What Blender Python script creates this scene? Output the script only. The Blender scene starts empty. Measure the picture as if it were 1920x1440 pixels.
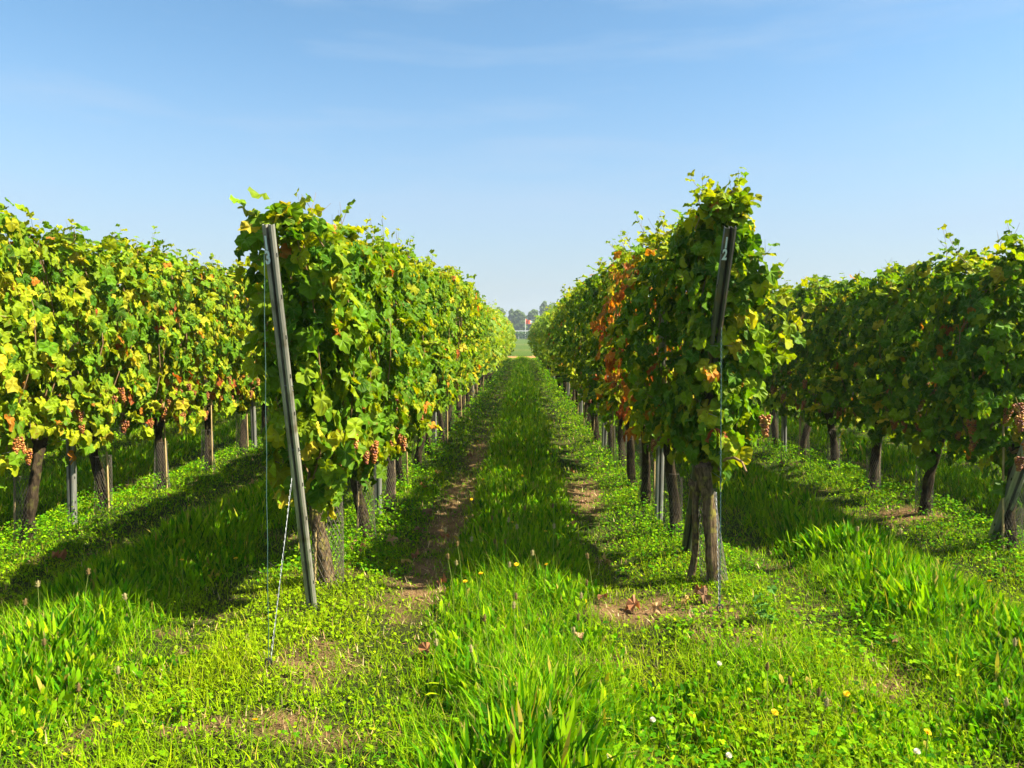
import bpy, math, random
import numpy as np
from mathutils import Vector

# ------------------------------------------------------------------ camera, sky, sun, exposure
scene = bpy.context.scene
EYE = 1.55
cam_data = bpy.data.cameras.new('camera')
cam = bpy.data.objects.new('camera', cam_data)
scene.collection.objects.link(cam)
cam.location = (0, 0, EYE)
cam.rotation_euler = (math.radians(90 - 3.47), 0, math.radians(0.79))
cam_data.sensor_width = 36
cam_data.lens = 27.19
cam_data.clip_start = 0.05
cam_data.clip_end = 5000
scene.camera = cam

SUN_AZ, SUN_EL = math.radians(-11), math.radians(46)      # azimuth from +X (right) towards +Y (ahead)
sdir = Vector((math.cos(SUN_AZ) * math.cos(SUN_EL), math.sin(SUN_AZ) * math.cos(SUN_EL), math.sin(SUN_EL)))
world = bpy.data.worlds.new('World')
scene.world = world
world.use_nodes = True
wn, wl = world.node_tree.nodes, world.node_tree.links
bg = wn['Background']
sky = wn.new('ShaderNodeTexSky')
sky.sky_type = 'NISHITA'
sky.sun_disc = False
sky.sun_elevation = SUN_EL
sky.sun_rotation = math.pi / 2 - SUN_AZ
sky.altitude = 0
sky.air_density = 1.0
sky.dust_density = 0.35
sky.ozone_density = 1.6
# very thin streaky high cloud
tc = wn.new('ShaderNodeTexCoord')
mp = wn.new('ShaderNodeMapping')
mp.inputs['Rotation'].default_value = (0.0, 0.35, 0.5)
mp.inputs['Scale'].default_value = (1.2, 2.2, 9.0)
wl.new(tc.outputs['Generated'], mp.inputs['Vector'])
nz = wn.new('ShaderNodeTexNoise')
nz.inputs['Scale'].default_value = 1.6
nz.inputs['Detail'].default_value = 5
nz.inputs['Roughness'].default_value = 0.55
wl.new(mp.outputs['Vector'], nz.inputs['Vector'])
mr = wn.new('ShaderNodeMapRange')
sx = wn.new('ShaderNodeSeparateXYZ'); wl.new(tc.outputs['Generated'], sx.inputs[0])
mr.interpolation_type = 'SMOOTHSTEP'
mr.inputs['From Min'].default_value = -0.05
mr.inputs['From Max'].default_value = 0.36
mr.inputs['To Min'].default_value = 0.92
mr.inputs['To Max'].default_value = 0.0
wl.new(sx.outputs['Z'], mr.inputs['Value'])
mx = wn.new('ShaderNodeMix')
mx.data_type = 'RGBA'
wl.new(mr.outputs['Result'], mx.inputs['Factor'])
hs0 = wn.new('ShaderNodeHueSaturation'); hs0.inputs['Hue'].default_value = 0.491; hs0.inputs['Saturation'].default_value = 1.10; hs0.inputs['Value'].default_value = 0.97
wl.new(sky.outputs['Color'], hs0.inputs['Color'])
wl.new(hs0.outputs[0], mx.inputs[6])
mx.inputs[7].default_value = (2.15, 2.45, 2.95, 1)   # pale hazy air towards the horizon
mr2 = wn.new('ShaderNodeMapRange')
mr2.inputs['From Min'].default_value = 0.47; mr2.inputs['From Max'].default_value = 0.68; mr2.inputs['To Max'].default_value = 0.42
wl.new(nz.outputs['Fac'], mr2.inputs['Value'])
mx2 = wn.new('ShaderNodeMix'); mx2.data_type = 'RGBA'
wl.new(mr2.outputs['Result'], mx2.inputs['Factor']); wl.new(mx.outputs[2], mx2.inputs[6]); mx2.inputs[7].default_value = (2.6, 3.35, 4.3, 1)
# added bright veil overhead, out of view, as fill light for the shaded parts
mr3 = wn.new('ShaderNodeMapRange'); mr3.interpolation_type = 'SMOOTHSTEP'
mr3.inputs['From Min'].default_value = 0.46; mr3.inputs['From Max'].default_value = 0.80; mr3.inputs['To Max'].default_value = 0.5
wl.new(sx.outputs['Z'], mr3.inputs['Value'])
mx3 = wn.new('ShaderNodeMix'); mx3.data_type = 'RGBA'
wl.new(mr3.outputs['Result'], mx3.inputs['Factor']); wl.new(mx2.outputs[2], mx3.inputs[6]); mx3.inputs[7].default_value = (7.5, 7.8, 8.0, 1)
hs = wn.new('ShaderNodeHueSaturation'); hs.inputs['Saturation'].default_value = 1.04
wl.new(mx3.outputs[2], hs.inputs['Color'])
wl.new(hs.outputs[0], bg.inputs['Color'])
bg.inputs['Strength'].default_value = 0.055

sun_data = bpy.data.lights.new('sun', 'SUN')
sun_data.energy = 5.0
sun_data.angle = math.radians(0.55)
sun_data.color = (1.0, 0.94, 0.72)
sun = bpy.data.objects.new('sun', sun_data)
sun.rotation_euler = sdir.to_track_quat('Z', 'Y').to_euler()
scene.collection.objects.link(sun)

scene.view_settings.view_transform = 'Standard'
scene.view_settings.look = 'None'
scene.view_settings.exposure = 1.95
scene.view_settings.gamma = 1.0

RND = np.random.default_rng(7)
random.seed(7)

# ------------------------------------------------------------------ helpers
def lk(o, parent=None):
    scene.collection.objects.link(o)
    if parent is not None:
        o.parent = parent
    return o

def tag(o, label=None, cat=None, group=None, kind=None):
    if label: o['label'] = label
    if cat: o['category'] = cat
    if group: o['group'] = group
    if kind: o['kind'] = kind
    return o

def empty(name, loc, rz=0.0):
    o = bpy.data.objects.new(name, None)
    o.empty_display_size = 0.2
    o.location = loc
    o.rotation_euler = (0, 0, rz)
    return lk(o)

class Geo:
    def __init__(s):
        s.V, s.C, s.F, s.n = [], [], [], 0
    def add(s, V, F, col=(1, 1, 1), vein=0.0, m=0):
        V = np.asarray(V, dtype=np.float64).reshape(-1, 3)
        F = np.asarray(F, dtype=np.int64)
        c = np.empty((len(V), 4)); c[:, :3] = col; c[:, 3] = vein
        s.V.append(V); s.C.append(c); s.F.append((F + s.n, m)); s.n += len(V)
    def mesh(s, name, mats, smooth=False):
        V = np.concatenate(s.V); C = np.concatenate(s.C)
        me = bpy.data.meshes.new(name)
        nl = sum(f.size for f, _ in s.F); nf = sum(len(f) for f, _ in s.F)
        me.vertices.add(len(V)); me.vertices.foreach_set('co', V.astype(np.float32).ravel())
        me.loops.add(nl); me.loops.foreach_set('vertex_index', np.concatenate([f.ravel() for f, _ in s.F]).astype(np.int32))
        ls, st, mi = [], 0, []
        for f, m in s.F:
            k = f.shape[1]
            ls.append(st + np.arange(len(f)) * k); st += f.size
            mi.append(np.full(len(f), m))
        me.polygons.add(nf)
        me.polygons.foreach_set('loop_start', np.concatenate(ls).astype(np.int32))
        me.polygons.foreach_set('material_index', np.concatenate(mi).astype(np.int32))
        me.polygons.foreach_set('use_smooth', np.full(nf, smooth, dtype=bool))
        a = me.attributes.new('col', 'FLOAT_COLOR', 'POINT')
        a.data.foreach_set('color', C.astype(np.float32).ravel())
        for m in (mats if isinstance(mats, (list, tuple)) else [mats]):
            me.materials.append(m)
        me.update(calc_edges=True)
        return me
    def build(s, name, mats, parent=None, smooth=False):
        return lk(bpy.data.objects.new(name, s.mesh(name, mats, smooth)), parent)

def obj(name, me, parent=None, loc=(0, 0, 0), rot=(0, 0, 0), sc=(1, 1, 1)):
    o = bpy.data.objects.new(name, me)
    o.location, o.rotation_euler, o.scale = loc, rot, sc
    return lk(o, parent)

def tube(P, R, k=6, cap=True):
    """tapered tube along points P with radii R"""
    P = np.asarray(P, float); n = len(P)
    R = np.broadcast_to(np.asarray(R, float), (n,))
    T = np.gradient(P, axis=0); T /= np.linalg.norm(T, axis=1)[:, None] + 1e-9
    up = np.array([0.13, 0.97, 0.2]) if abs(T[0][2]) > 0.7 else np.array([0., 0.1, 1.])
    U = np.cross(T, up); U /= np.linalg.norm(U, axis=1)[:, None] + 1e-9
    W = np.cross(T, U)
    a = np.arange(k) / k * 2 * np.pi
    V = (P[:, None] + R[:, None, None] * (np.cos(a)[None, :, None] * U[:, None] + np.sin(a)[None, :, None] * W[:, None])).reshape(-1, 3)
    i = np.arange(n - 1)[:, None] * k; j = np.arange(k)[None]; j2 = (j + 1) % k
    F = np.stack([i + j, i + j2, i + k + j2, i + k + j], -1).reshape(-1, 4)
    return V, F

def add_tube(g, P, R, k=6, col=(1, 1, 1), m=0):
    V, F = tube(P, R, k)
    g.add(V, F, col, 0, m)
    if k > 3:   # close the ends
        g.add(V[:k], [list(range(k))[::-1]], col, 0, m)
        g.add(V[-k:], [list(range(k))], col, 0, m)

def add_box(g, c, h, R=None, col=(1, 1, 1), m=0):
    V = np.array([[x, y, z] for x in (-1, 1) for y in (-1, 1) for z in (-1, 1)], float) * h
    if R is not None: V = V @ np.asarray(R).T
    g.add(V + np.asarray(c), [[0, 1, 3, 2], [4, 6, 7, 5], [0, 4, 5, 1], [2, 3, 7, 6], [0, 2, 6, 4], [1, 5, 7, 3]], col, 0, m)

# smooth lattice noise in 2D
_LAT = np.random.default_rng(3).random((256, 256))
def vn(x, y, s=1.0, o=0):
    x = np.asarray(x, float) / s + 31.7 + o * 17.3; y = np.asarray(y, float) / s + 57.1 + o * 9.1
    i = np.floor(x).astype(int); j = np.floor(y).astype(int)
    fx = x - i; fy = y - j
    fx = fx * fx * (3 - 2 * fx); fy = fy * fy * (3 - 2 * fy)
    g = lambda a, b: _LAT[a % 256, b % 256]
    return (g(i, j) * (1 - fx) + g(i + 1, j) * fx) * (1 - fy) + (g(i, j + 1) * (1 - fx) + g(i + 1, j + 1) * fx) * fy

# ------------------------------------------------------------------ layout
ROWS = [  # x, first vine y, number of vines, first post y, name
    (-1.19, 4.62, 46, 'in the left centre row'),
    (1.14, 4.68, 46, 'in the right centre row'),
    (-3.62, 4.48, 44, 'in the outer left row'),
    (3.46, 5.46, 44, 'in the outer right row'),
    (-6.0, 5.2, 26, 'in the row behind the outer left row'),
    (5.8, 6.0, 26, 'in the row behind the outer right row'),
    (-8.4, 6.5, 20, 'in the farthest row on the left'),
    (8.2, 7.0, 20, 'in the farthest row on the right'),
]
ROW_X = [r[0] for r in ROWS]
LANES = [(-7.2), (-4.8), (-2.4), (-0.02), (2.3), (4.63), (7.0)]
DY = 1.06
ROW_END = 54.5
PATCH = [(-1.02, 3.52, .26, .26), (1.15, 3.85, .30, .20), (-.98, 2.95, .42, .13), (0.62, 4.35, .28, .22), (-0.62, 4.9, .22, .6),
         (0.98, 4.35, .25, .3), (-.62, 7.2, .2, 1.8), (.62, 7.6, .18, 1.0), (-.6, 10.5, .16, 1.2), (-1.7, 2.95, .13, .1), (.36, 3.65, .2, .1),
         (1.6, 3.4, .2, .13), (-1.35, 4.95, .25, .12), (-.62, 5.9, .2, .5), (3.35, 6.6, .35, .3)]
def lane_d(x):
    return np.min(np.abs(np.asarray(x)[..., None] - np.array(LANES)), -1)
def row_d(x):
    return np.min(np.abs(np.asarray(x)[..., None] - np.array(ROW_X)), -1)
def bare(x, y):
    """0..1 how bare the soil is"""
    x = np.asarray(x, float); y = np.asarray(y, float)
    ld = lane_d(x)
    b = np.exp(-((ld - .62) / .17) ** 2) * np.clip((vn(x, y, .55, 2) * .8 + vn(x, y, .16, 3) * .55 - .52) * 1.3, 0, 1) ** 1.3
    sl = x[...] - np.array(LANES)[np.argmin(np.abs(x[..., None] - np.array(LANES)), -1)]
    b *= np.where(y < 4.2, .4, 1.0) * np.where(sl > 0, .45, .72) * (.35 + .75 * vn(x * 0, y, 1.3, 15))
    for px, py, rx, ry in PATCH:
        r = ((x - px) / rx) ** 2 + ((y - py) / ry) ** 2 + (vn(x, y, .12, 5) - .5) * 1.1
        b = np.maximum(b, np.clip(1.25 - r, 0, 1) * np.clip(vn(x, y, .07, 8) * 1.8, .5, 1))
    b = np.maximum(b, (vn(x, y, .2, 9) > .86) * .5)
    b = np.where((y > ROW_END + 2) & (y < ROW_END + 8), np.maximum(b, np.clip((vn(x, y, 1.0, 7) + .3), 0, 1)), b)
    return np.clip(b, 0, 1)
def ground_z(x, y):
    x = np.asarray(x, float); y = np.asarray(y, float)
    z = (vn(x, y, .5, 1) - .5) * .035 + (vn(x, y, 1.9, 4) - .5) * .05
    near = (np.abs(x) < 10) & (y < ROW_END)
    z = np.where(near, z + .045 * np.exp(-(row_d(x) / .33) ** 2) - .03 * np.exp(-((lane_d(x) - .62) / .2) ** 2), z)
    t = np.clip((y - 90) / 95, 0, 1)
    return z + t * t * (3 - 2 * t) * 1.0

# ------------------------------------------------------------------ materials
def mat(name):
    m = bpy.data.materials.new(name); m.use_nodes = True
    nt = m.node_tree
    return m, nt.nodes, nt.links, nt.nodes['Principled BSDF'], nt.nodes['Material Output']

def leaf_mat(name, trans=.35, rough=.42, tint=(1.25, 1.2, .35), spec=.4, veins=True, nscale=30.0):
    m, n, l, b, out = mat(name)
    a = n.new('ShaderNodeAttribute'); a.attribute_name = 'col'
    tc = n.new('ShaderNodeTexCoord')
    nz = n.new('ShaderNodeTexNoise'); nz.inputs['Scale'].default_value = nscale; nz.inputs['Detail'].default_value = 3
    l.new(tc.outputs['Object'], nz.inputs['Vector'])
    mr = n.new('ShaderNodeMapRange'); mr.inputs['From Min'].default_value = .25; mr.inputs['From Max'].default_value = .75
    mr.inputs['To Min'].default_value = .72; mr.inputs['To Max'].default_value = 1.25
    l.new(nz.outputs['Fac'], mr.inputs['Value'])
    mul = n.new('ShaderNodeVectorMath'); mul.operation = 'SCALE'
    l.new(a.outputs['Color'], mul.inputs[0]); l.new(mr.outputs['Result'], mul.inputs['Scale'])
    c = mul.outputs[0]
    if veins:
        pw = n.new('ShaderNodeMath'); pw.operation = 'POWER'; pw.inputs[1].default_value = 9.0
        l.new(a.outputs['Alpha'], pw.inputs[0])
        v = n.new('ShaderNodeMix'); v.data_type = 'RGBA'
        sc = n.new('ShaderNodeMath'); sc.operation = 'MULTIPLY'; sc.inputs[1].default_value = .45
        l.new(pw.outputs[0], sc.inputs[0]); l.new(sc.outputs[0], v.inputs['Factor'])
        l.new(c, v.inputs[6]); v.inputs[7].default_value = (.22, .32, .05, 1)
        c = v.outputs[2]
    if veins:
        ns = n.new('ShaderNodeTexNoise'); ns.inputs['Scale'].default_value = 38; ns.inputs['Detail'].default_value = 2
        l.new(tc.outputs['Object'], ns.inputs['Vector'])
        sp = n.new('ShaderNodeMapRange'); sp.inputs['From Min'].default_value = .66; sp.inputs['From Max'].default_value = .71; sp.inputs['To Max'].default_value = .8
        l.new(ns.outputs['Fac'], sp.inputs['Value'])
        v2 = n.new('ShaderNodeMix'); v2.data_type = 'RGBA'; l.new(sp.outputs[0], v2.inputs['Factor']); l.new(c, v2.inputs[6]); v2.inputs[7].default_value = (.20, .10, .025, 1)
        c = v2.outputs[2]
    l.new(c, b.inputs['Base Color'])
    b.inputs['Roughness'].default_value = rough
    b.inputs['Specular IOR Level'].default_value = spec
    tr = n.new('ShaderNodeBsdfTranslucent')
    tm = n.new('ShaderNodeVectorMath'); tm.operation = 'MULTIPLY'; tm.inputs[1].default_value = tint
    l.new(c, tm.inputs[0]); l.new(tm.outputs[0], tr.inputs['Color'])
    ms = n.new('ShaderNodeMixShader'); ms.inputs[0].default_value = trans
    l.new(b.outputs[0], ms.inputs[1]); l.new(tr.outputs[0], ms.inputs[2]); l.new(ms.outputs[0], out.inputs['Surface'])
    return m

def noise_mat(name, c1, c2, scale=20., rough=.8, metal=0., bump=.3, bscale=None, stretch=(1, 1, 1), spec=.3, c3=None):
    m, n, l, b, out = mat(name)
    tc = n.new('ShaderNodeTexCoord'); mp = n.new('ShaderNodeMapping'); mp.inputs['Scale'].default_value = stretch
    l.new(tc.outputs['Object'], mp.inputs['Vector'])
    nz = n.new('ShaderNodeTexNoise'); nz.inputs['Scale'].default_value = scale; nz.inputs['Detail'].default_value = 6
    nz.inputs['Roughness'].default_value = .65
    l.new(mp.outputs[0], nz.inputs['Vector'])
    r = n.new('ShaderNodeValToRGB'); r.color_ramp.elements[0].position = .35; r.color_ramp.elements[1].position = .68
    r.color_ramp.elements[0].color = (*c1, 1); r.color_ramp.elements[1].color = (*c2, 1)
    l.new(nz.outputs['Fac'], r.inputs['Fac'])
    c = r.outputs['Color']
    if c3:
        n2 = n.new('ShaderNodeTexNoise'); n2.inputs['Scale'].default_value = scale * .35; n2.inputs['Detail'].default_value = 5
        l.new(tc.outputs['Object'], n2.inputs['Vector'])
        q = n.new('ShaderNodeMapRange'); q.inputs['From Min'].default_value = .52; q.inputs['From Max'].default_value = .66
        l.new(n2.outputs['Fac'], q.inputs['Value'])
        v = n.new('ShaderNodeMix'); v.data_type = 'RGBA'; l.new(q.outputs[0], v.inputs['Factor']); l.new(c, v.inputs[6]); v.inputs[7].default_value = (*c3, 1)
        c = v.outputs[2]
    l.new(c, b.inputs['Base Color'])
    b.inputs['Roughness'].default_value = rough; b.inputs['Metallic'].default_value = metal
    b.inputs['Specular IOR Level'].default_value = spec
    if bump:
        bp = n.new('ShaderNodeBump'); bp.inputs['Strength'].default_value = bump; bp.inputs['Distance'].default_value = .01
        l.new(nz.outputs['Fac'], bp.inputs['Height']); l.new(bp.outputs[0], b.inputs['Normal'])
    return m

M_leaf = leaf_mat('vine_leaf', .42, .5, (1.4, 1.25, .2), .10)
M_grass = leaf_mat('grass_blade', .40, .75, (1.2, 1.25, .2), .05, False, 9.)
M_herb = leaf_mat('herb_leaf', .36, .75, (1.2, 1.25, .2), .05, False, 14.)
M_tree = leaf_mat('tree_leaf', .25, .6, (1.1, 1.1, .5), .2, False, .6)
M_dry = leaf_mat('dry_leaf', .2, .6, (1.2, .9, .5), .2, False, 40.)
M_petal = leaf_mat('petal', .25, .6, (1.1, 1, .5), .2, False, 40.)
M_bark = noise_mat('vine_bark', (.012, .008, .005), (.055, .038, .023), 60, .95, 0, 1.0, stretch=(1, 1, .22), spec=.1, c3=(.06, .055, .015))  # darkened so the bark colour carries the shade under the canopy
M_litbark = noise_mat('sunlit_vine_bark', (.025, .016, .009), (.17, .115, .065), 60, .95, 0, 1.0, stretch=(1, 1, .22), spec=.1, c3=(.16, .14, .03))  # lighter copy of the bark: sunlit tone put into the near trunks' colour
M_cane = noise_mat('cane_bark', (.11, .065, .028), (.26, .16, .075), 45, .7, 0, .2, stretch=(1, 1, .3))
M_steel = noise_mat('galvanised_steel', (.15, .15, .14), (.36, .345, .31), 18, .42, .5, .08, stretch=(1, 1, .12), spec=.5, c3=(.23, .20, .165))
M_wire = noise_mat('steel_wire', (.12, .13, .13), (.28, .29, .30), 60, .4, .7, 0)
M_greenwire = noise_mat('green_coated_wire', (.02, .045, .04), (.05, .10, .09), 40, .45, 0, 0)
M_hole = noise_mat('dark_slot', (.01, .01, .01), (.02, .02, .02), 10, .9, 0, 0)
M_paint = noise_mat('white_paint', (.5, .6, .58), (.75, .82, .8), 60, .6, 0, .1)
M_net = noise_mat('plastic_netting', (.05, .042, .035), (.12, .10, .08), 60, .6, 0, 0)
M_wood = noise_mat('bamboo_stake', (.26, .17, .07), (.5, .37, .17), 30, .7, 0, .2, stretch=(1, 1, .3))
M_flag_red = noise_mat('flag_red', (.75, .09, .02), (.8, .12, .03), 3, .8, 0, 0)
M_flag_white = noise_mat('flag_white', (.75, .75, .75), (.8, .8, .8), 3, .8, 0, 0)
M_polepaint = noise_mat('pole_paint', (.6, .6, .58), (.7, .7, .68), 3, .5, 0, 0)
M_treebark = noise_mat('tree_bark', (.05, .04, .03), (.12, .10, .08), 4, .95, 0, .5)

def grape_mat():
    m, n, l, b, out = mat('grape_skin')
    a = n.new('ShaderNodeAttribute'); a.attribute_name = 'col'
    l.new(a.outputs['Color'], b.inputs['Base Color'])
    b.inputs['Roughness'].default_value = .33
    b.inputs['Specular IOR Level'].default_value = .3
    b.inputs['Subsurface Radius'].default_value = (.006, .002, .001)
    b.inputs['Subsurface Scale'].default_value = 1.0
    return m
M_grape = grape_mat()

def ground_mat():
    m, n, l, b, out = mat('ground_soil_and_grass')
    a = n.new('ShaderNodeAttribute'); a.attribute_name = 'col'
    tc = n.new('ShaderNodeTexCoord')
    n1 = n.new('ShaderNodeTexNoise'); n1.inputs['Scale'].default_value = 9; n1.inputs['Detail'].default_value = 8; n1.inputs['Roughness'].default_value = .7
    n2 = n.new('ShaderNodeTexNoise'); n2.inputs['Scale'].default_value = 70; n2.inputs['Detail'].default_value = 6; n2.inputs['Roughness'].default_value = .7
    for q in (n1, n2): l.new(tc.outputs['Object'], q.inputs['Vector'])
    r = n.new('ShaderNodeValToRGB'); e = r.color_ramp.elements
    e[0].position = .3; e[0].color = (.10, .055, .025, 1); e[1].position = .72; e[1].color = (.32, .195, .095, 1)
    x = e.new(.5); x.color = (.19, .11, .05, 1)
    l.new(n2.outputs['Fac'], r.inputs['Fac'])
    r2 = n.new('ShaderNodeValToRGB'); e = r2.color_ramp.elements
    e[0].position = .3; e[0].color = (.008, .014, .002, 1); e[1].position = .7; e[1].color = (.034, .05, .008, 1)
    l.new(n2.outputs['Fac'], r2.inputs['Fac'])
    v = n.new('ShaderNodeMix'); v.data_type = 'RGBA'
    l.new(a.outputs['Alpha'], v.inputs['Factor']); l.new(r2.outputs[0], v.inputs[6]); l.new(r.outputs[0], v.inputs[7])
    mu = n.new('ShaderNodeVectorMath'); mu.operation = 'MULTIPLY'
    l.new(v.outputs[2], mu.inputs[0]); l.new(a.outputs['Color'], mu.inputs[1])
    l.new(mu.outputs[0], b.inputs['Base Color'])
    b.inputs['Roughness'].default_value = .95; b.inputs['Specular IOR Level'].default_value = .1
    ad = n.new('ShaderNodeMath'); ad.operation = 'ADD'; l.new(n1.outputs['Fac'], ad.inputs[0]); l.new(n2.outputs['Fac'], ad.inputs[1])
    bp = n.new('ShaderNodeBump'); bp.inputs['Strength'].default_value = .9; bp.inputs['Distance'].default_value = .03
    l.new(ad.outputs[0], bp.inputs['Height']); l.new(bp.outputs[0], b.inputs['Normal'])
    return m
M_ground = ground_mat()

# ------------------------------------------------------------------ ground: one sheet to the horizon
def axis(lo, hi, fine_lo, fine_hi, step):
    f = np.arange(fine_lo, fine_hi + 1e-6, step)
    g = lambda n: np.cumsum(step * 1.35 ** np.arange(1, n))
    up = g(60); up = up[up < (hi - fine_hi)]; dn = g(60); dn = dn[dn < (fine_lo - lo)]
    return np.concatenate([[lo], fine_lo - dn[::-1], f, fine_hi + up, [hi]])
gx = axis(-2500, 2500, -5.2, 5.2, .09)
gy = np.concatenate([axis(-2500, 22, 1.4, 21.9, .09)[:-1], np.arange(22.1, 64, .35), np.arange(65, 230, 5), np.geomspace(235, 2500, 20)])
X, Y = np.meshgrid(gx, gy)
Z = ground_z(X, Y)
nx_, ny_ = len(gx), len(gy)
ii = (np.arange(ny_ - 1)[:, None] * nx_ + np.arange(nx_ - 1)[None]).ravel()
G = Geo()
G.add(np.stack([X, Y, Z], -1).reshape(-1, 3), np.stack([ii, ii + 1, ii + nx_ + 1, ii + nx_], -1))
br = bare(X, Y).ravel()
yy = Y.ravel()
c = np.ones((len(br), 4))
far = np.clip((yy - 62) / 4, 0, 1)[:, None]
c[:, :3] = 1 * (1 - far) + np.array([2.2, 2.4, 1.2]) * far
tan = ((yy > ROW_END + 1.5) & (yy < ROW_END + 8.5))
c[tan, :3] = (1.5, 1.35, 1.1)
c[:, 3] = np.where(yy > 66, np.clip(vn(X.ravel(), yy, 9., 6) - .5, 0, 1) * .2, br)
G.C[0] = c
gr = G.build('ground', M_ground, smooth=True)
tag(gr, kind='structure', label='grassy vineyard ground with bare soil wheel tracks')

# ------------------------------------------------------------------ vine leaves
def leaf_template(hi, seed):
    r = np.random.default_rng(seed)
    if hi == 0:
        ang = [0, 62, 128, 180, 232, 298]; rad = [.62, .56, .50, .12, .50, .56]; vein = [1, 1, 1, 0, 1, 1]
    else:
        a = [0, 14, 29, 44, 60, 74, 90, 108, 126, 146, 164]
        ra = [.64, .57, .50, .54, .60, .55, .49, .51, .52, .47, .36]
        ve = [1, .35, 0, .35, 1, .35, 0, .35, 1, .3, 0]
        ang = a + [180] + [360 - t for t in a[:0:-1]]
        rad = ra + [.06] + ra[:0:-1]; vein = ve + [0] + ve[:0:-1]
    ang = np.radians(np.array(ang, float)); rad = np.array(rad) * (1 + r.normal(0, .06, len(rad)))
    vein = np.array(vein, float)
    n = len(ang)
    x, y = rad * np.sin(ang), rad * np.cos(ang)
    ph = r.random(3) * 6.28; fold = r.uniform(.0, .55); droop = r.uniform(.1, .7)
    def zf(x, y):
        rr = x * x + y * y
        return fold * np.abs(x) ** 1.3 * .6 - droop * y * np.abs(y) * .5 - .25 * rr + .075 * np.sin(9 * x + ph[0]) + .07 * np.sin(8 * y + ph[1]) + .05 * np.sin(14 * (x + y) + ph[2])
    c = np.array([[0, 0, 0.]])
    outer = np.stack([x, y, zf(x, y)], 1)
    if hi == 2:
        xi, yi = x * .52, y * .52
        inner = np.stack([xi, yi, zf(xi, yi)], 1)
        V = np.concatenate([c, inner, outer]); ve = np.concatenate([[1], np.maximum(vein, .55 * vein + .1), vein])
        k = np.arange(n); k2 = (k + 1) % n
        T1 = np.stack([np.zeros(n, int), 1 + k2, 1 + k], 1)
        T2 = np.stack([1 + k, 1 + k2, 1 + n + k2], 1); T3 = np.stack([1 + k, 1 + n + k2, 1 + n + k], 1)
        F = np.concatenate([T1, T2, T3])
    else:
        V = np.concatenate([c, outer]); ve = np.concatenate([[1], vein])
        k = np.arange(n); F = np.stack([np.zeros(n, int), 1 + (k + 1) % n, 1 + k], 1)
    V[:, 1] += 0  # petiole at the origin, tip along +y
    return V, F, ve
TPL = {h: [leaf_template(h, 10 * h + s) for s in range(6)] for h in (0, 1, 2)}

def norm(a):
    return a / (np.linalg.norm(a, axis=1)[:, None] + 1e-9)

def put_leaves(g, P, N, T, S, C, hi, rng, m=0):
    """leaves at P with normal N, tip direction T, size S, colour C"""
    N = norm(N); T = T - (T * N).sum(1)[:, None] * N; T = norm(T); Xa = np.cross(T, N)
    pick = rng.integers(0, 6, len(P))
    for t in range(6):
        s = pick == t
        if not s.any(): continue
        V, F, ve = TPL[hi][t]
        q = (V[None, :, 0, None] * Xa[s][:, None] + V[None, :, 1, None] * T[s][:, None] + V[None, :, 2, None] * N[s][:, None]) * S[s][:, None, None] + P[s][:, None]
        k = len(q); nv = len(V)
        FF = (F[None] + (np.arange(k) * nv)[:, None, None]).reshape(-1, 3)
        cc = np.repeat(C[s], nv, 0)
        # browning along the margin on some leaves
        g.add(q.reshape(-1, 3), FF, cc, np.tile(ve, k), m)

PAL = np.array([[.045, .120, .005], [.095, .195, .006], [.18, .26, .007], [.29, .32, .009], [.42, .36, .022], [.44, .17, .022], [.30, .07, .02]])
PW = {'green': [.24, .42, .23, .08, .017, .005, .003], 'yellow': [.10, .27, .32, .22, .06, .022, .008],
      'dark': [.42, .36, .15, .05, .01, .006, .004], 'autumn': [.03, .04, .05, .08, .12, .34, .34]}  # 'dark' puts the shade on the outer right row into its leaf colours
def leaf_cols(n, kind, rng, low=None):
    w = np.array(PW[kind]); i = rng.choice(7, n, p=w / w.sum())
    if low is not None:     # fruit zone leaves turn yellow first
        j = rng.random(n) < low
        i = np.where(j, rng.choice(7, n, p=[.05, .18, .32, .32, .09, .03, .01]), i)
    c = PAL[i] * rng.uniform(.75, 1.25, (n, 1)) * rng.uniform(.93, 1.07, (n, 3))
    return c

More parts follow.
